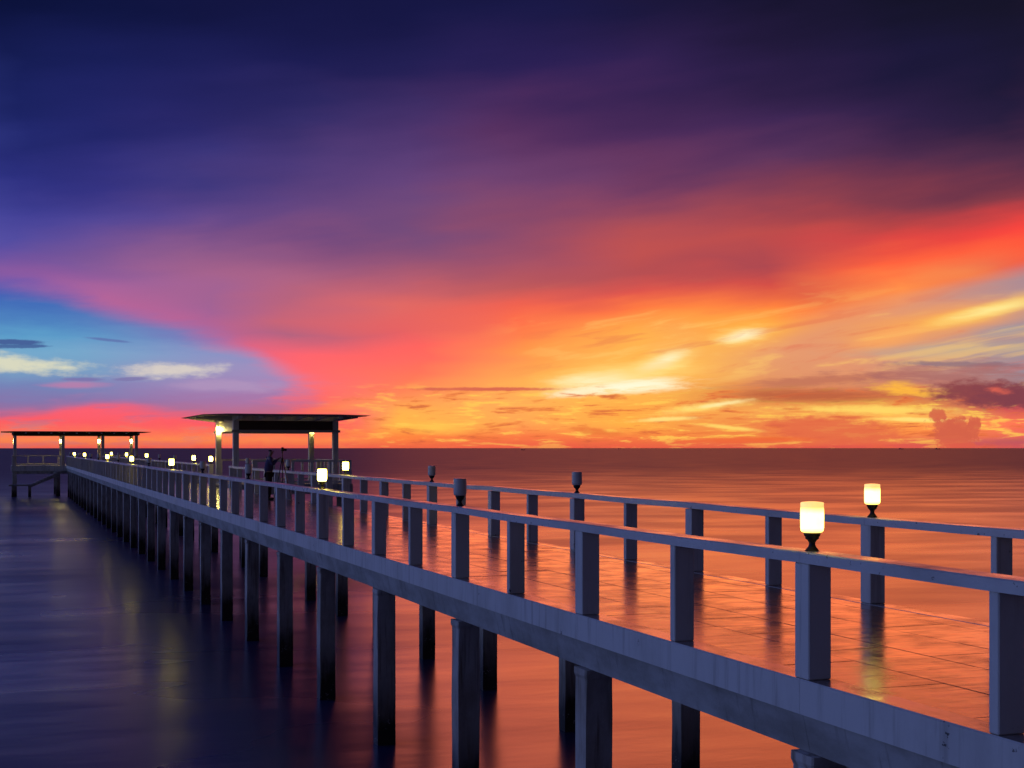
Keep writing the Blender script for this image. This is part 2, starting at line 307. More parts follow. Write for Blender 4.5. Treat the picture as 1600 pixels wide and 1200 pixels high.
    principled(g, c, g.ss(zz, 0.6, 1.6, 0.3, 0.6), 1.5, g.m('ADD', g.noise(p, 22, 5, 0.7), g.m('MULTIPLY', barn, 0.6)), 0.5, 0.012)
    # wet deck tiles
    m, g = new_mat('wet_tile'); p, _ = wpos(g); oi = g.n('ShaderNodeObjectInfo')
    a = g.noise(scaled(g, p, 1.8, 1.8, 1), 1.0, 6, 0.62); st = g.noise(scaled(g, p, 3.0, 11.0, 1), 1.0, 5, 0.6)
    c = g.mix(oi.outputs['Random'], (0.27, 0.13, 0.08, 1), (0.34, 0.18, 0.11, 1))
    c = g.mix(g.ss(a, 0.4, 0.7, 0, 0.6), c, (0.19, 0.09, 0.055, 1))
    rip = g.noise(scaled(g, p, 1.1, 3.4, 1), 1.0, 4, 0.55)
    principled(g, c, g.ss(g.m('MULTIPLY_ADD', a, 0.6, g.m('MULTIPLY', st, 0.4)), 0.35, 0.68, 0.15, 0.30), 2.3, g.m('MULTIPLY_ADD', rip, 1.0, g.m('MULTIPLY', st, 0.25)), 0.35, 0.012)
    m, g = new_mat('grout'); p, _ = wpos(g); principled(g, (0.10, 0.06, 0.045, 1), 0.5, 1.45, g.noise(p, 40, 3), 0.3, 0.004)
    # sea, smoothed by the long exposure
    m, g = new_mat('sea'); p, _ = wpos(g)
    big = g.noise(scaled(g, p, 0.06, 0.11, 1), 1.0, 3, 0.5, dim='2D'); mid = g.noise(scaled(g, p, 0.5, 1.5, 1), 1.0, 4, 0.55, dim='2D')
    h = g.m('MULTIPLY_ADD', big, 1.0, g.m('MULTIPLY', mid, 0.045))
    col = g.mix(g.ss(big, 0.35, 0.65), (0.020, 0.032, 0.13, 1), (0.026, 0.040, 0.15, 1))
    principled(g, col, g.m('ADD', g.ss(big, 0.3, 0.7, 0.25, 0.33), g.ss(sepz(g, p)[1], 25, 350, 0.0, 0.21)), 2.25, h, 0.24, 0.6)
    # timber, iron, cloth and the rest
    m, g = new_mat('dark_timber'); p, _ = wpos(g); a = g.noise(scaled(g, p, 2, 9, 9), 1.0, 5, 0.6)
    principled(g, g.mix(a, (0.055, 0.030, 0.022, 1), (0.12, 0.07, 0.05, 1)), 0.55, 1.45, a, 0.3, 0.008)
    m, g = new_mat('pale_timber'); p, _ = wpos(g); a = g.noise(scaled(g, p, 2, 9, 9), 1.0, 5, 0.6)
    principled(g, g.mix(a, (0.42, 0.40, 0.36, 1), (0.62, 0.60, 0.55, 1)), 0.5, 1.45, a, 0.3, 0.006)
    m, g = new_mat('roof_sheet'); p, _ = wpos(g); a = g.noise(p, 1.5, 5, 0.6)
    principled(g, g.mix(a, (0.10, 0.06, 0.05, 1), (0.20, 0.13, 0.10, 1)), 0.5, 1.45, g.noise(p, 12, 3), 0.2, 0.01)
    m, g = new_mat('black_iron'); p, _ = wpos(g); a = g.noise(p, 40, 4)
    principled(g, g.mix(a, (0.008, 0.007, 0.007, 1), (0.025, 0.02, 0.018, 1)), 0.5, 1.5, a, 0.2, 0.003)
    m, g = new_mat('opal_glass'); p, _ = wpos(g); a = g.noise(p, 9, 4)
    b = principled(g, g.mix(a, (0.70, 0.66, 0.62, 1), (0.80, 0.77, 0.74, 1)), 0.28, 1.5)
    b.inputs['Subsurface Weight'].default_value = 0.0
    def glow(name, low_c, top_c, k):
        m, g = new_mat(name); t = g.n('ShaderNodeTexCoord'); z = sepz(g, t.outputs['Object'])[2]; p, _ = wpos(g)
        c = g.ramp(g.ss(z, 0.15, 0.39, kind='LINEAR'), [(0.0, top_c), (0.16, low_c), (0.62, low_c), (0.82, top_c), (1.0, top_c)])
        b = principled(g, (0.7, 0.66, 0.6, 1), 0.3); g.put(b.inputs['Emission Color'], c)
        g.put(b.inputs['Emission Strength'], g.m('MULTIPLY', g.ss(g.noise(p, 14, 2), 0.2, 0.8, 0.9, 1.1), k))
    glow('lit_glass', (1.0, 0.80, 0.13, 1), (0.17, 0.10, 0.028, 1), 7.5)
    glow('bright_glass', (1.0, 0.80, 0.10, 1), (1.0, 0.74, 0.07, 1), 30.0)
    m, g = new_mat('lantern_glass'); b = principled(g, (0.7, 0.66, 0.6, 1), 0.3); t = g.n('ShaderNodeTexCoord')
    g.put(b.inputs['Emission Color'], g.mix(g.noise(t.outputs['Object'], 8, 2), (1.0, 0.74, 0.16, 1), (1.0, 0.80, 0.20, 1))); b.inputs['Emission Strength'].default_value = 150
    for nm, c1, c2, r in [('shirt_cloth', (0.07,0.06,0.14), (0.11,0.09,0.19), 0.9), ('trouser_cloth', (0.018,0.011,0.010), (0.035,0.022,0.018), 0.9), ('skin', (0.30,0.17,0.12), (0.36,0.21,0.15), 0.5),
                          ('hair', (0.01,0.008,0.008), (0.02,0.016,0.014), 0.5), ('shoe_leather', (0.02,0.018,0.016), (0.04,0.035,0.03), 0.5), ('camera_plastic', (0.01,0.01,0.014), (0.03,0.03,0.04), 0.35),
                          ('boat_paint', (0.14,0.11,0.12), (0.22,0.18,0.18), 0.6)]:
        m, g = new_mat(nm); p, _ = wpos(g); a = g.noise(p, 18, 4)
        principled(g, g.mix(a, c1 + (1,), c2 + (1,)), r, 1.45, a, 0.2, 0.005)
    m, g = new_mat('lens_glass'); p, _ = wpos(g); principled(g, g.mix(g.noise(p, 30, 2), (0.10,0.06,0.16,1), (0.16,0.10,0.24,1)), 0.08, 1.6)
def c0g(g, v): return g.m('SUBTRACT', v, 0.5)
make_mats()

# ------------------------------------------------------------------ mesh helpers
CACHE = {}
def finish(bm, name, mat, smooth=False):
    bmesh.ops.recalc_face_normals(bm, faces=bm.faces)
    me = bpy.data.meshes.new(name); bm.to_mesh(me); bm.free()
    if smooth:
        for p in me.polygons: p.use_smooth = True
    me.materials.append(MATS[mat])
    if name == 'edge_beam':                                # the walked-on top is worn smooth and wet
        me.materials.append(MATS['wet_coping'])
        for p in me.polygons:
            if p.normal.z > 0.9: p.material_index = 1
    return me
def link(name, me, parent=None, loc=(0, 0, 0), rot=(0, 0, 0), scale=(1, 1, 1)):
    o = bpy.data.objects.new(name, me); C.objects.link(o); o.location = loc; o.rotation_euler = rot; o.scale = scale
    if parent: o.parent = parent
    return o
def add_box(bm, x0, x1, y0, y1, z0, z1, bevel=0.0):
    r = bmesh.ops.create_cube(bm, size=1); v = r['verts']
    for q in v: q.co = ((x0 + x1) / 2 + q.co.x * (x1 - x0), (y0 + y1) / 2 + q.co.y * (y1 - y0), (z0 + z1) / 2 + q.co.z * (z1 - z0))
    if bevel:
        es = list({e for q in v for e in q.link_edges})
        bmesh.ops.bevel(bm, geom=es, offset=bevel, segments=1, affect='EDGES', profile=0.5)
def box_mesh(name, sx, sy, sz, mat, bevel=0.006):          # origin at the middle of the base
    key = (name, round(sx, 4), round(sy, 4), round(sz, 4), mat)
    if key not in CACHE:
        bm = bmesh.new(); add_box(bm, -sx/2, sx/2, -sy/2, sy/2, 0, sz, bevel); CACHE[key] = finish(bm, name, mat)
    return CACHE[key]
def box(name, x0, x1, y0, y1, z0, z1, mat, parent=None, bevel=0.006):
    o = parent.location if parent else Vector((0, 0, 0))
    return link(name, box_mesh(name, x1 - x0, y1 - y0, z1 - z0, mat, bevel), parent, ((x0 + x1)/2 - o.x, (y0 + y1)/2 - o.y, z0 - o.z))
def lathe_mesh(name, prof, mat, seg=24, cap=True):
    bm = bmesh.new(); rings = []
    for r, z in prof: rings.append([bm.verts.new((r * math.cos(2*math.pi*i/seg), r * math.sin(2*math.pi*i/seg), z)) for i in range(seg)])
    for a, b in zip(rings[:-1], rings[1:]):
        for i in range(seg): bm.faces.new((a[i], a[(i+1) % seg], b[(i+1) % seg], b[i]))
    if cap: bm.faces.new(rings[0][::-1]); bm.faces.new(rings[-1])
    me = finish(bm, name, mat, True); return me
def prism_mesh(name, prof, y0, y1, mat):                   # profile in x,z swept along y
    bm = bmesh.new()
    a = [bm.verts.new((x, y0, z)) for x, z in prof]; b = [bm.verts.new((x, y1, z)) for x, z in prof]; n = len(prof)
    for i in range(n): bm.faces.new((a[i], a[(i+1) % n], b[(i+1) % n], b[i]))
    bm.faces.new(a[::-1]); bm.faces.new(b)
    return finish(bm, name, mat)
def tube_mesh(bm, p0, p1, r0, r1, seg=10):
    p0, p1 = Vector(p0), Vector(p1); q = (p1 - p0).to_track_quat('Z', 'Y')
    ra = [bm.verts.new(p0 + q @ Vector((r0 * math.cos(2*math.pi*i/seg), r0 * math.sin(2*math.pi*i/seg), 0))) for i in range(seg)]
    rb = [bm.verts.new(p1 + q @ Vector((r1 * math.cos(2*math.pi*i/seg), r1 * math.sin(2*math.pi*i/seg), 0))) for i in range(seg)]
    for i in range(seg): bm.faces.new((ra[i], ra[(i+1) % seg], rb[(i+1) % seg], rb[i]))
    bm.faces.new(ra[::-1]); bm.faces.new(rb)
def thing(name, label, cat, loc=(0, 0, 0), group=None):
    o = bpy.data.objects.new(name, None); C.objects.link(o); o.location = loc; o.empty_display_size = 0.2
    o['label'] = label; o['category'] = cat
    if group: o['group'] = group
    return o

# ------------------------------------------------------------------ the sea
bm = bmesh.new(); S = 40000.0
vsx = [bm.verts.new(v) for v in ((-S, -S, 0), (S, -S, 0), (S, S, 0), (-S, S, 0))]; bm.faces.new(vsx)
sea = link('water', finish(bm, 'water', 'sea')); sea['kind'] = 'structure'

# ------------------------------------------------------------------ the pier
BAY = 4.44; B0 = 9.36                                       # bents (pile pairs) every 4.44 m
XL, XR = 5.69, 9.235                                        # camera-side faces of the two railings
DECK, CURB, RAIL = 3.124, 3.140, 4.113
Y_NEAR, Y_END = B0 - 3 * BAY, 150.3
bents = [B0 + BAY * i for i in range(-3, 32)]
bents = [b for b in bents if b < Y_END - 0.6]
pier = thing('pier', 'long white concrete pier on square piles with a wet tiled deck', 'pier', (7.57, 0, 0))
px = 7.57
joints = [b for b in bents] + [Y_END]
for y0, y1 in zip(joints[:-1], joints[1:]):
    g = 0.002
    # left and right edge beams: painted upstand above, slanted bare haunch below
    link('edge_beam', prism_mesh('edge_beam', [(-1.88, 2.872), (-1.88, CURB - 0.012), (-1.868, CURB), (-1.638, CURB), (-1.638, 2.872)], g, y1 - y0 - g, 'white_paint'), pier, (0, y0, 0))
    link('edge_beam', prism_mesh('edge_beam', [(1.652, 2.872), (1.652, DECK + .002), (1.888, DECK + .002), (1.90, DECK - 0.01), (1.90, 2.872)], g, y1 - y0 - g, 'white_paint'), pier, (0, y0, 0))
    link('haunch_beam', prism_mesh('haunch_beam', [(-1.85, 2.87), (-1.45, 2.87), (-1.50, 2.57), (-1.785, 2.57)], g, y1 - y0 - g, 'stained_concrete'), pier, (0, y0, 0))
    link('haunch_beam', prism_mesh('haunch_beam', [(1.87, 2.87), (1.80, 2.57), (1.50, 2.57), (1.45, 2.87)], g, y1 - y0 - g, 'stained_concrete'), pier, (0, y0, 0))
box('deck_slab', px - 1.636, px + 1.638, Y_NEAR, Y_END, 2.874, 3.098, 'grout', pier, 0.0)
pile_me = []
for v in range(4):                                          # four slightly different worn piles
    rnd = random.Random(v + 3); bm = bmesh.new(); zs = [-2.5, 0.0, 0.4, 0.9, 1.5, 2.1, 2.46, 2.50, 2.565]; rings = []
    for z in zs:
        h = 0.15 + (0.012 if z > 2.48 else 0) ; rings.append([bm.verts.new((sx * (h + rnd.uniform(-.004, .006)), sy * (h + rnd.uniform(-.004, .006)), z)) for sx, sy in ((-1,-1),(1,-1),(1,1),(-1,1))])
    for a, b in zip(rings[:-1], rings[1:]):
        for i in range(4): bm.faces.new((a[i], a[(i+1) % 4], b[(i+1) % 4], b[i]))
    bm.faces.new(rings[0][::-1]); bm.faces.new(rings[-1])
    bmesh.ops.bevel(bm, geom=[e for e in bm.edges if abs(e.verts[0].co.z - e.verts[1].co.z) > 0.02], offset=0.014, segments=1, affect='EDGES')
    pile_me.append(finish(bm, 'pile', 'pile_concrete'))
for i, b in enumerate(bents):
    for x in (5.89, 9.22):
        link('pile', pile_me[(i * 2 + (x > 7)) % 4], pier, (x - px + random.uniform(-.012, .012), b + random.uniform(-.02, .02), 0), (0, 0, random.choice((0, math.pi/2, math.pi)) + random.uniform(-.012, .012)))
    box('cross_beam', 6.122, 9.018, b - 0.14, b + 0.14, 2.60, 2.873, 'stained_concrete', pier, 0.01)
# deck tiles: laid in five rows along the pier, joints staggered, none quite level
colx = [(5.936, 6.66), (6.66, 7.41), (7.41, 8.16), (8.16, 8.91), (8.91, 9.206)]
TL = 1.2; far_bm = bmesh.new(); tiles = []
for ci, (xa, xb) in enumerate(colx):
    off = 0.35 + (0.6 if ci % 2 else 0.0); y = Y_NEAR - off; k = 0
    while y < Y_END:
        ya, yb = max(y, Y_NEAR), min(y + TL, Y_END - 0.002); y += TL
        if yb - ya < 0.05: continue
        tiles.append((xa + 0.004, xb - 0.004, ya + 0.004, yb - 0.004))
tiles.sort(key=lambda t: (t[3] < 5.8, t[2]))
for i, (xa, xb, ya, yb) in enumerate(tiles):
    dz = random.uniform(-.0015, .0015)
    if i < 300 and ya > 5.0:
        o = box('tile', xa, xb, ya, yb, 3.100, DECK, 'wet_tile', pier, 0.003)
        o.location.z += dz; o.rotation_euler = (random.uniform(-.0016, .0016), random.uniform(-.0016, .0016), random.uniform(-.001, .001))
    else:
        add_box(far_bm, xa - px, xb - px, ya, yb, 3.100 + dz, DECK + dz)
ft = link('tile_paving', finish(far_bm, 'tile_paving', 'wet_tile'), pier); ft['kind'] = 'stuff'

# ------------------------------------------------------------------ railings along the pier
def railing(label, x_face, spots, base, cat='railing'):
    """spots: (y, wide) posts in order along the pier; x_face: the face towards the camera"""
    xc = x_face + 0.11
    r = thing('railing', label, cat, (xc, spots[0][0], base))
    for y, wide in spots:
        L = 0.20 if wide else 0.095
        me = box_mesh('post', 0.20, L, RAIL - 0.090 - base, 'white_paint', 0.008)
        link('post', me, r, (0.005 + random.uniform(-.004, .004), y - spots[0][0], 0.001), (0, 0, random.uniform(-.01, .01)))
    wides = [y for y, wd in spots if wd]
    ends = wides[:]
    if spots[0][0] < ends[0]: ends.insert(0, spots[0][0])
    if spots[-1][0] > ends[-1]: ends.append(spots[-1][0])
    ends[0] -= 0.14; ends[-1] += 0.14
    jz = [random.uniform(-.010, .010) for _ in ends]; jx = [random.uniform(-.008, .008) for _ in ends]
    for (y0, z0, x0), (y1, z1, x1) in zip(zip(ends[:-1], jz[:-1], jx[:-1]), zip(ends[1:], jz[1:], jx[1:])):
        bm = bmesh.new(); n = 6; rings = []
        for k in range(n + 1):
            t = k / n; y = y0 + (y1 - y0) * t; dz = z0 + (z1 - z0) * t - 0.008 * math.sin(math.pi * t); dx = x0 + (x1 - x0) * t
            c = 0.010
            prof = [(-.11, -.086), (-.11, -c), (-.11 + c, 0), (.11 - c, 0), (.11, -c), (.11, -.086)]
            yy = y + (0.0015 if k == 0 else -0.0015 if k == n else 0)
            rings.append([bm.verts.new((px_ + dx, yy - spots[0][0], pz_ + dz + RAIL - base)) for px_, pz_ in prof])
        for a, b in zip(rings[:-1], rings[1:]):
            for i in range(6): bm.faces.new((a[i], a[(i+1) % 6], b[(i+1) % 6], b[i]))
        bm.faces.new(rings[0][::-1]); bm.faces.new(rings[-1])
        link('handrail', finish(bm, 'handrail', 'rail_paint'), r)
    return r
half = BAY / 2
def posts(y0, y1, off=0.0):
    out = []; i = -6
    while True:
        y = B0 + half * i
        if y > y1 + 0.01: break
        if y >= y0 - 0.01: out.append((y, i % 2 == 0))
        i += 1
    return out
rail_l = railing('white post and beam railing along the pier edge opposite the roofed pavilion', XL, posts(Y_NEAR, Y_END - 0.5), CURB)
rail_r = railing('white post and beam railing running up to the roofed pavilion entrance', XR, posts(Y_NEAR, B0 + BAY * 12), DECK + .002)
y_re = B0 + half * 27
rail_r2 = railing('white post and beam railing between the roofed pavilion and the end shelter', XR, [(y_re, True)] + posts(y_re + 1, Y_END - 0.5), DECK + .002)

# ------------------------------------------------------------------ lamps on the rails, each on a wide post
base_prof = [(.056, 0), (.058, .012), (.050, .018), (.044, .028), (.030, .045), (.024, .062), (.025, .078), (.034, .092), (.048, .104), (.052, .108), (.052, .120), (.060, .128), (.064, .142), (.064, .152)]
shade_prof = [(.062, .1525), (.078, .158), (.086, .170), (.0885, .19), (.089, .25), (.089, .33), (.088, .376), (.086, .383), (.070, .386), (.030, .390), (.004, .391)]
lamp_base = lathe_mesh('lamp_base', base_prof, 'black_iron', 20)
shade = {k: lathe_mesh('lamp_shade', shade_prof, k, 28) for k in ('opal_glass', 'lit_glass', 'bright_glass')}
ORD = ['', 'first', 'second', 'third', 'fourth', 'fifth', 'sixth', 'seventh', 'eighth', 'ninth', 'tenth', 'eleventh', 'twelfth', 'thirteenth', 'fourteenth', 'fifteenth', 'sixteenth', 'seventeenth']
def lamp(x, y, state, label, group):
    t = thing('post_lamp', label, 'lamp', (x, y, RAIL - 0.012), group)
    link('lamp_base', lamp_base, t); link('lamp_shade', shade[state], t)
    return t
left_ys = [B0 + 2 * BAY * k for k in range(0, 16)]; left_ys = [y for y in left_ys if y < Y_END - 1]
left_lit = {0: 'lit_glass', 2: 'bright_glass', 5: 'bright_glass', 7: 'bright_glass', 9: 'bright_glass', 12: 'bright_glass', 14: 'bright_glass'}
for k, y in enumerate(left_ys):
    st = left_lit.get(k, 'opal_glass'); word = 'lit' if k in left_lit else 'unlit'
    lamp(XL + 0.11, y, st, '%s cylinder lamp on the railing opposite the pavilion, %s counting from the end shelter' % (word, ORD[len(left_ys) - k]), 'lamps along the pier railings')
right_ys = [B0 + BAY * (2 * k + 1) for k in range(0, 16)]
right_ys[6] = y_re; right_ys = [y for y in right_ys if y < Y_END - 1]
right_lit = {0: 'lit_glass', 3: 'bright_glass', 6: 'bright_glass', 7: 'bright_glass', 10: 'bright_glass', 12: 'bright_glass', 14: 'bright_glass'}
nb = len([y for y in right_ys if y < 62])
for k, y in enumerate(right_ys):
    st = right_lit.get(k, 'opal_glass'); word = 'lit' if k in right_lit else 'unlit'
    if y < 62: lab = '%s cylinder lamp on the railing leading to the pavilion entrance, %s counting from the pavilion' % (word, ORD[nb - k])
    else: lab = '%s cylinder lamp on the railing between pavilion and end shelter, %s from the pavilion' % (word, ORD[k - nb + 1])
    lamp(XR + 0.11, y, st, lab, 'lamps along the pier railings')

# ------------------------------------------------------------------ wall lanterns (one box lantern on a bracket)
def lantern(x, y, z, ry, label):
    t = thing('wall_lantern', label, 'lantern', (x, y, z), 'lanterns fixed to the shelter posts')
    t.rotation_euler = (0, 0, ry)
    k = ('lan',)
    if k not in CACHE:
        bm = bmesh.new(); add_box(bm, -.05, .05, -.012, 0.012, -.10, .14, .004); tube_mesh(bm, (0, -.01, .10), (0, -.12, .16), .012, .012, 8); add_box(bm, -.075, .075, -.20, -.05, .155, .175, .004); add_box(bm, -.06, .06, -.185, -.065, -.135, -.115, .004)
        fr = finish(bm, 'lantern_frame', 'black_iron')
        bm = bmesh.new(); tube_mesh(bm, (0, -.125, -.114), (0, -.125, .154), .052, .066, 12); gl = finish(bm, 'lantern_glass', 'lantern_glass', False)
        CACHE[k] = (fr, gl)
    link('lantern_frame', CACHE[k][0], t); link('lantern_glass', CACHE[k][1], t)
    return t

# ------------------------------------------------------------------ the roofed pavilion beside the pier
PX0, PX1, PY0, PY1 = 9.60, 14.10, 63.1, 68.5
PD = 3.28
pav = thing('pavilion', 'open pavilion with dark fascia and thin overhanging roof beside the pier', 'pavilion', ((PX0 + PX1)/2, (PY0 + PY1)/2, 0))
box('platform', 9.475, 14.75, 62.35, 69.3, 2.85, PD, 'stained_concrete', pav, 0.012)
box('step', 8.95, 9.47, 64.6, 67.0, DECK + 0.003, DECK + 0.10, 'stained_concrete', pav, 0.01)
for x in (9.9, 14.3):
    for y in (62.9, 68.7): link('pile', pile_me[0], pav, (x - pav.location.x, y - pav.location.y, 0.284), (0, 0, 0))
for x in (PX0, PX1):
    for y in (PY0, PY1): box('post', x - .125, x + .125, y - .125, y + .125, PD, 6.12, 'white_paint', pav, 0.01)
ZB = 5.60
box('tie_beam', PX0 - .20, PX1 + .20, PY0 - .16, PY0 - .128, ZB, ZB + .11, 'pale_timber', pav)
box('tie_beam', PX0 - .20, PX1 + .20, PY1 + .128, PY1 + .16, ZB, ZB + .11, 'pale_timber', pav)
box('fascia_board', PX0 + .128, PX1 - .128, PY0 - .05, PY0 + .0, ZB + .112, 6.118, 'dark_timber', pav)
box('fascia_board', PX0 + .128, PX1 - .128, PY1 + .0, PY1 + .05, ZB + .112, 6.118, 'dark_timber', pav)
for x in (PX0 + .09, PX1 - .09): box('fascia_board', x - .03, x + .03, PY0 + .13, PY1 - .13, ZB + .05, 6.118, 'pale_timber', pav)
# cross timbers carry the roof: tapering to both ends, poking out under the near and far eaves
def tapered(name, x, y0, y1, z0, z1, tip, wd, mat, along='y', t=0.5):
    L = y1 - y0
    prof = [(0, z1), (0, z1 - tip), (L * t * .25 + .3, z0), (L - L * t * .25 - .3, z0), (L, z1 - tip), (L, z1)]
    bm = bmesh.new(); s = wd / 2
    def V(a, b, c): return (b, a, c) if along == 'y' else (a, b, c)
    A = [bm.verts.new(V(p, -s, z)) for p, z in prof]; B = [bm.verts.new(V(p, s, z)) for p, z in prof]; n = len(prof)
    for i in range(n): bm.faces.new((A[i], A[(i+1) % n], B[(i+1) % n], B[i]))
    bm.faces.new(A[::-1]); bm.faces.new(B)
    return finish(bm, name, mat)
raf = tapered('rafter', 0, 0, PY1 - PY0 + 2.6, 6.125, 6.318, .11, .19, 'white_paint')
for i in range(6):
    x = PX0 + .02 + (PX1 - PX0 - .04) * i / 5
    link('rafter', raf, pav, (x - pav.location.x, PY0 - 1.3 - pav.location.y, 0))
bm = bmesh.new()
rx0, rx1, ry0, ry1 = PX0 - 1.62, PX1 + 1.32, PY0 - 1.45, PY1 + 1.45
for (a0, a1, z) in ((0.0, 0.0, 6.352), (0.10, 0.10, 6.338)): pass
lo = [bm.verts.new((x, y, 6.337)) for x, y in ((rx0+.12, ry0+.12), (rx1-.12, ry0+.12), (rx1-.12, ry1-.12), (rx0+.12, ry1-.12))]
ed = [bm.verts.new((x, y, 6.36)) for x, y in ((rx0, ry0), (rx1, ry0), (rx1, ry1), (rx0, ry1))]
hi = [bm.verts.new((x, y, 6.43)) for x, y in ((rx0+1.2, ry0+1.2), (rx1-1.2, ry0+1.2), (rx1-1.2, ry1-1.2), (rx0+1.2, ry1-1.2))]
for a, b in ((lo, ed), (ed, hi)):
    for i in range(4): bm.faces.new((a[i], a[(i+1) % 4], b[(i+1) % 4], b[i]))
bm.faces.new(lo[::-1]); bm.faces.new(hi)
link('roof', finish(bm, 'roof', 'roof_sheet'), pav, (-pav.location.x, -pav.location.y, 0))
box('soffit', rx0 + .16, rx1 - .16, ry0 + .16, ry1 - .16, 6.320, 6.335, 'pale_timber', pav, 0)
# side cantilevers under the eaves left and right
for y in (PY0 + .14, (PY0 + PY1)/2, PY1 - .14):
    for s, xa in ((-1, PX0), (1, PX1)):
        e = 1.25 if s < 0 else 0.95
        prof = [(0, 6.12), (0, 6.317), (s * e, 6.317), (s * e, 6.27)]
        link('cantilever', prism_mesh('cantilever', [(xa + s * .132 + p - pav.location.x, z) for p, z in prof], -.05, .05, 'pale_timber'), pav, (0, y - pav.location.y, 0))
lantern(PX0 - .045, PY1 - .138, 5.72, 0, 'lit lantern on the lamp-lit pavilion post nearest the pier deck')
lantern(PX1 + .03, PY1 - .138, 5.80, 0, 'lit lantern tucked under the beam on the outer rear pavilion post')
def thin_rail(label, pts, z, h, step=1.0, post_w=0.06, mat='white_paint', bottom=True):
    """light railing along a polyline: top rail, bottom rail, uprights"""
    r = thing('railing', label, 'railing', (pts[0][0], pts[0][1], z))
    for (x0, y0), (x1, y1) in zip(pts[:-1], pts[1:]):
        L = math.hypot(x1 - x0, y1 - y0); ang = math.atan2(y1 - y0, x1 - x0)
        mx, my = (x0 + x1)/2 - pts[0][0], (y0 + y1)/2 - pts[0][1]
        link('top_rail', box_mesh('top_rail', L - .065, .13, .08, mat, .006), r, (mx, my, h - .08), (0, 0, ang))
        if bottom: link('bottom_rail', box_mesh('bottom_rail', L - .13, .08, .08, mat, .004), r, (mx, my, .06), (0, 0, ang))
        n = max(1, round(L / step))
        for i in range(n + 1):
            if i == 0 and (x0, y0) != pts[0]: continue
            x = x0 + (x1 - x0) * i / n - pts[0][0]; y = y0 + (y1 - y0) * i / n - pts[0][1]
            wd = post_w * (2.0 if i in (0, n) else 1.0)
            link('baluster', box_mesh('baluster', wd, wd, h - .082 if 0 < i < n else h, mat, .005), r, (x, y, 0), (0, 0, ang))
    return r
thin_rail('low pale railing round the outer sides of the roofed pavilion platform', [(10.35, 62.55), (14.6, 62.55), (14.6, 69.15), (9.75, 69.15)], PD, 1.08, 0.8, 0.11)

# ------------------------------------------------------------------ the shelter and platform at the pier's end
EY0, EY1 = 150.7, 157.2
sh = thing('end_shelter', 'long flat-roofed shelter on slim posts at the seaward end of the pier', 'shelter', (6.75, 154, 0))
box('platform', 0.45, 13.2, 150.32, 158.0, 2.55, DECK, 'white_paint', sh, 0.015)
box('ledger_beam', 0.55, 13.1, 150.45, 150.75, 2.28, 2.548, 'stained_concrete', sh, 0.01)
for x in (0.78, 4.95, 9.2, 12.85):
    for y in (150.62, 157.5):
        link('pile', box_mesh('pile', .42, .42, 4.76, 'pile_concrete', .02), sh, (x - 6.75, y - 154, -2.5))
    for y in (EY0 + .1, EY1):
        xx = {0.78: .82, 4.95: 5.45, 9.2: 9.35, 12.85: 12.7}[x]
        box('post', xx - .15, xx + .15, y - .15, y + .15, DECK, 6.16, 'white_paint', sh, 0.012)
for y in (EY0 + .1, EY1):
    box('roof_beam', .60, 12.9, y - .07, y + .07, 6.163, 6.36, 'dark_timber', sh, .006)
box('fascia_board', .5, 13.0, EY0 - .36, EY0 - .30, 6.22, 6.483, 'dark_timber', sh, .006)
rf = box_mesh('rafter', .17, EY1 - EY0 + 1.5, .12, 'white_paint', .006)
for i in range(11):
    link('rafter', rf, sh, (.62 + 12.26 * i / 10 - 6.75, (EY0 + EY1)/2 - 154, 6.362))
bm = bmesh.new()
rx0, rx1, ry0, ry1 = -.55, 14.1, EY0 - .9, EY1 + 1.0
for z, e in ((6.485, .9), (6.51, 0), (6.555, .0), (6.60, 1.5)):
    pass
rings = [[bm.verts.new((x, y, z)) for x, y in ((rx0+e, ry0+.1*(e > 0)), (rx1-e, ry0+.1*(e > 0)), (rx1-e, ry1-.1*(e > 0)), (rx0+e, ry1-.1*(e > 0)))] for z, e in ((6.484, 1.1), (6.53, 0), (6.56, 0), (6.60, 1.3))]
for a, b in zip(rings[:-1], rings[1:]):
    for i in range(4): bm.faces.new((a[i], a[(i+1) % 4], b[(i+1) % 4], b[i]))
bm.faces.new(rings[0][::-1]); bm.faces.new(rings[-1])
link('roof', finish(bm, 'roof', 'dark_timber'), sh, (-6.75, -154, 0))
for x, nm in ((.82, 'on the outermost shelter post above the stairs'), (5.45, 'on the shelter post where the railing opposite the pavilion ends'), (9.35, 'on the shelter post where the railing beyond the pavilion ends'), (12.7, 'on the outermost shelter post away from the stairs')):
    lantern(x - .05, EY1 - .165, 5.62, 0, 'lit lantern ' + nm)
thin_rail('thin white railing on the shelter platform above the stairs', [(5.2, 150.55), (0.62, 150.55), (0.62, 157.7), (5.2, 157.7)], DECK + .001, 1.0, 1.5, 0.07)
thin_rail('thin white railing on the shelter platform side away from the stairs', [(9.75, 150.55), (13.05, 150.55), (13.05, 157.7), (9.75, 157.7)], DECK + .001, 1.0, 1.5, 0.07)

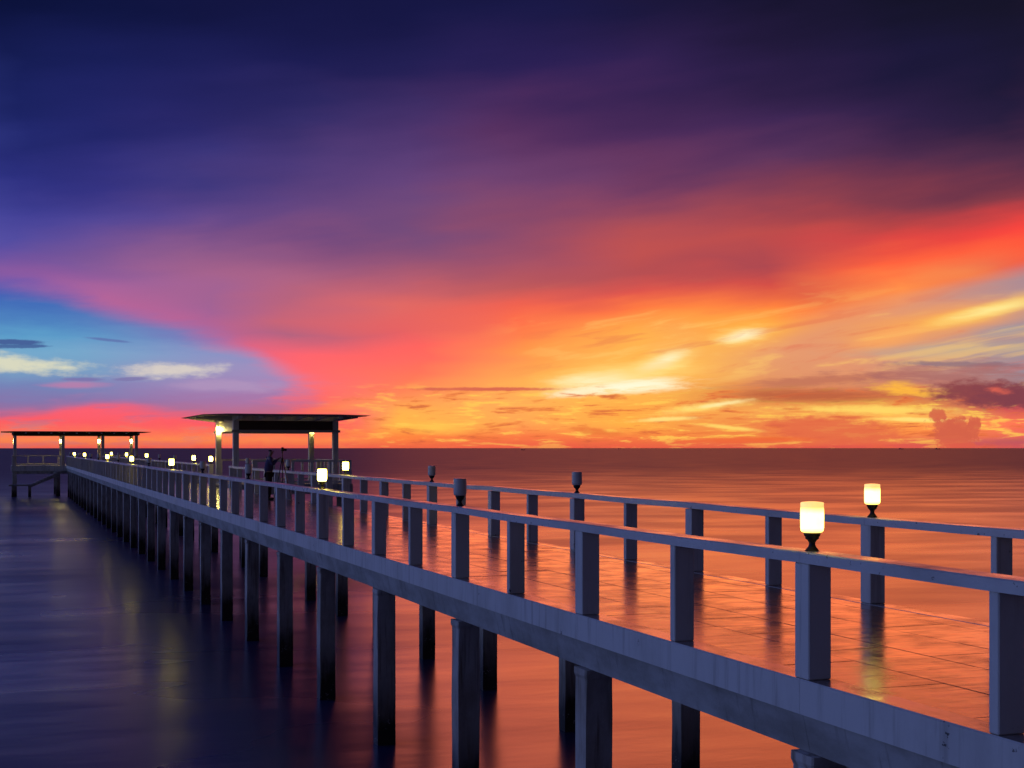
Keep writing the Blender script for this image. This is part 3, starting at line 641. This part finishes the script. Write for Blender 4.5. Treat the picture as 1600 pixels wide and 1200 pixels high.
# stairs down to a landing stage
stt = thing('staircase', 'dark concrete stairs going down to a low landing under the end shelter', 'stairs', (1.5, 150.0, 0))
SY0, SY1 = 148.95, 150.20
n = 7; xa, xb, za, zb = 4.75, 2.62, 2.44, 1.33
for i in range(n):
    t = i / n; x = xa + (xb - xa) * (i + .5) / n; z = za + (zb - za) * (i + .3) / n
    box('step', x - .17, x + .17, SY0, SY1, z - .07, z, 'white_paint', stt, .006)
for y in (SY0 + .25, SY1 - .25):
    bm = bmesh.new(); d = .05
    pr = [(xa + .35, za + .10), (xa + .35, za - .22), (xb - .25, zb - .28), (xb - .25, zb + .02)]
    me = prism_mesh('stringer', [(x - 1.5, z - .08) for x, z in pr], -d, d, 'stained_concrete'); bm.free()
    link('stringer', me, stt, (0, y - 150, 0))
box('landing', 0.20, 2.46, SY0 - .3, SY1, 1.10, 1.25, 'stained_concrete', stt, .01)
for x in (.62, 2.2):
    for y in (149.2, 149.95): link('leg', box_mesh('leg', .28, .28, 3.598, 'pile_concrete', .015), stt, (x - 1.5, y - 150, -2.5))
box('hanger_beam', 4.60, 5.16, SY0, 150.31, 2.40, 2.54, 'stained_concrete', stt, .006)

# ------------------------------------------------------------------ a person with a camera on a tripod
PXX, PYY = 8.42, 48.0
person = thing('person', 'person in dark clothes standing on the deck behind a camera on a tripod', 'person', (PXX, PYY, DECK + 0.002))
def skin(name, pts, edges, mat, root=0):
    me = bpy.data.meshes.new(name); me.from_pydata([p[:3] for p in pts], edges, []); o = link(name, me, person)
    md = o.modifiers.new('skin', 'SKIN'); md.use_smooth_shade = True
    for i, p in enumerate(pts):
        rr = p[3]; me.skin_vertices[0].data[i].radius = (rr, p[4] if len(p) > 4 else rr); me.skin_vertices[0].data[i].use_root = (i == root)
    sb = o.modifiers.new('sub', 'SUBSURF'); sb.levels = 2; sb.render_levels = 2
    me.materials.append(MATS[mat]); return o
# facing +x a little towards the camera stand; arms raised to the camera
body = [(0, 0, .94, .11, .09), (0, 0, 1.15, .11, .08), (.02, 0, 1.35, .12, .09), (.03, 0, 1.46, .08, .07), (.05, 0, 1.53, .05, .05), (.08, 0, 1.60, .085, .075), (.09, 0, 1.69, .08, .075),
        (.02, -.19, 1.42, .06), (.08, -.26, 1.18, .045), (.30, -.12, 1.40, .034), (.02, .19, 1.42, .06), (.06, .26, 1.18, .045), (.30, .08, 1.38, .034),
        (.0, -.10, .86, .095), (.01, -.11, .48, .062), (-.02, -.12, .09, .042), (.10, -.13, .04, .035),
        (.0, .10, .86, .095), (.03, .11, .48, .062), (.03, .12, .09, .042), (.15, .13, .04, .035)]
be = [(0,1),(1,2),(2,3),(3,4),(4,5),(5,6),(2,7),(7,8),(8,9),(2,10),(10,11),(11,12),(0,13),(13,14),(14,15),(15,16),(0,17),(17,18),(18,19),(19,20)]
skin('body', body, be, 'skin')
shirt = [(0, 0, .88, .18, .15), (0, 0, 1.16, .165, .135), (.02, 0, 1.36, .185, .135), (.03, 0, 1.465, .085, .08), (.02, -.19, 1.42, .078), (.08, -.26, 1.18, .06), (.26, -.14, 1.37, .045), (.02, .19, 1.42, .078), (.06, .26, 1.18, .06), (.26, .10, 1.35, .045)]
skin('shirt', shirt, [(0,1),(1,2),(2,3),(2,4),(4,5),(5,6),(2,7),(7,8),(8,9)], 'shirt_cloth')
trs = [(0, 0, .99, .165, .14), (.0, -.10, .86, .115), (.01, -.11, .48, .085), (-.02, -.12, .06, .068), (.0, .10, .86, .115), (.03, .11, .48, .085), (.03, .12, .06, .068)]
skin('trousers', trs, [(0,1),(1,2),(2,3),(0,4),(4,5),(5,6)], 'trouser_cloth')
for sx, sy in ((-.02, -.12), (.03, .12)):
    skin('shoe', [(sx - .05, sy, .048, .046), (sx + .05, sy, .048, .050), (sx + .17, sy, .038, .038)], [(0,1),(1,2)], 'shoe_leather')
skin('hair', [(.055, 0, 1.64, .095, .088), (.06, 0, 1.715, .088, .085)], [(0,1)], 'hair')
def small(name, mat, boxes=(), tubes=(), parent=None):
    bm = bmesh.new()
    for b in boxes: add_box(bm, *b)
    for a, b, r0, r1 in tubes: tube_mesh(bm, a, b, r0, r1, 8)
    return link(name, finish(bm, name, mat), parent)
small('nose', 'skin', tubes=[((.165, 0, 1.655), (.192, 0, 1.635), .010, .016)], parent=person)
for s in (-1, 1):
    small('ear', 'skin', tubes=[((.08, s * .078, 1.62), (.08, s * .092, 1.665), .014, .018)], parent=person)
    small('eye', 'hair', tubes=[((.155, s * .034, 1.672), (.172, s * .034, 1.672), .013, .009)], parent=person)
small('mouth', 'hair', boxes=[(.150, .172, -.026, .026, 1.592, 1.600)], parent=person)
for s in (-1, 1):
    hy = -.12 if s < 0 else .08; hz = 1.40 if s < 0 else 1.38
    fin = []
    for f in range(4):
        yy = hy + (f - 1.5) * .019; l = (.070, .078, .074, .060)[f]
        fin += [((.33, yy, hz + .01), (.33 + l * .6, yy, hz + .03), .010, .009), ((.33 + l * .6, yy, hz + .03), (.33 + l * .9, yy, hz + .068), .009, .007)]
    fin.append(((.31, hy - s * .04, hz + .01), (.345, hy - s * .065, hz + .055), .011, .008))
    small('hand', 'skin', boxes=[(.28, .345, hy - .042, hy + .042, hz - .012, hz + .020, .008)], tubes=fin, parent=person)
tri = thing('camera_tripod', 'tall thin tripod with a camera on top standing on the wet deck', 'tripod', (PXX + .46, PYY - .05, DECK + .002))
for k, a in enumerate((80, 205, 320)):
    fx, fy = .36 * math.cos(R(a)), .36 * math.sin(R(a))
    lg = small('leg', 'camera_plastic', tubes=[((fx, fy, .012), (fx * .45, fy * .45, .75), .011, .013), ((fx * .45, fy * .45, .74), (.02 * math.cos(R(a)), .02 * math.sin(R(a)), 1.40), .015, .018)], parent=tri)
small('centre_column', 'camera_plastic', boxes=[(-.03, .03, -.03, .03, 1.38, 1.45, .006)], tubes=[((0, 0, 1.2), (0, 0, 1.62), .014, .014), ((0, 0, 1.60), (0, 0, 1.66), .03, .022)], parent=tri)
cb = small('camera_body', 'camera_plastic', boxes=[(-.05, .05, -.08, .08, 1.662, 1.765, .01), (-.035, .04, -.03, .03, 1.763, 1.80, .008)], tubes=[((.05, 0, 1.712), (.14, 0, 1.712), .036, .042)], parent=tri)
small('camera_screen', 'lens_glass', boxes=[(-.06, -.05, -.04, .04, 1.68, 1.745)], parent=cb)

# ------------------------------------------------------------------ small boats far out on the horizon
def boat(x_img, dist, L, label):
    a = YAW + math.degrees(math.atan((x_img - 800) / F)); x, y = dist * math.sin(R(a)), dist * math.cos(R(a))
    t = thing('boat', label, 'boat', (x, y, 0), 'far boats on the horizon'); t.rotation_euler = (0, 0, R(-a + random.uniform(-25, 25)))
    bm = bmesh.new(); st = [(-.5, .10, .16, 0), (-.3, .13, .14, 0), (0, .14, .13, 0), (.3, .11, .15, 0), (.5, .01, .22, 0)]; rings = []
    for s, wd, tp, _ in st: rings.append([bm.verts.new((s * L, q * wd * L, z * L)) for q, z in ((-1, tp), (-.6, -.03), (.6, -.03), (1, tp))])
    for p, q in zip(rings[:-1], rings[1:]):
        for i in range(4): bm.faces.new((p[i], p[(i+1) % 4], q[(i+1) % 4], q[i]))
    bm.faces.new(rings[0][::-1]); bm.faces.new(rings[-1]); link('hull', finish(bm, 'hull', 'boat_paint'), t)
    small('cabin', 'boat_paint', boxes=[(-.38 * L, -.12 * L, -.08 * L, .08 * L, .12 * L, .28 * L, .01 * L)], parent=t)
    small('mast', 'boat_paint', tubes=[((-.05 * L, 0, .1 * L), (-.05 * L, 0, .42 * L), .014 * L, .008 * L)], parent=t)
boat(1408, 5200, 17, 'tiny dark boat on the horizon below the mound-shaped cloud')
boat(1465, 5600, 19, 'tiny dark boat on the horizon under the left foot of the towering cumulus')
boat(968, 6000, 15, 'tiny dark boat on the horizon under the brightest yellow cloud')
boat(817, 3200, 8, 'tiny boat on the sea just below the horizon, alone between shelter and bright cloud')
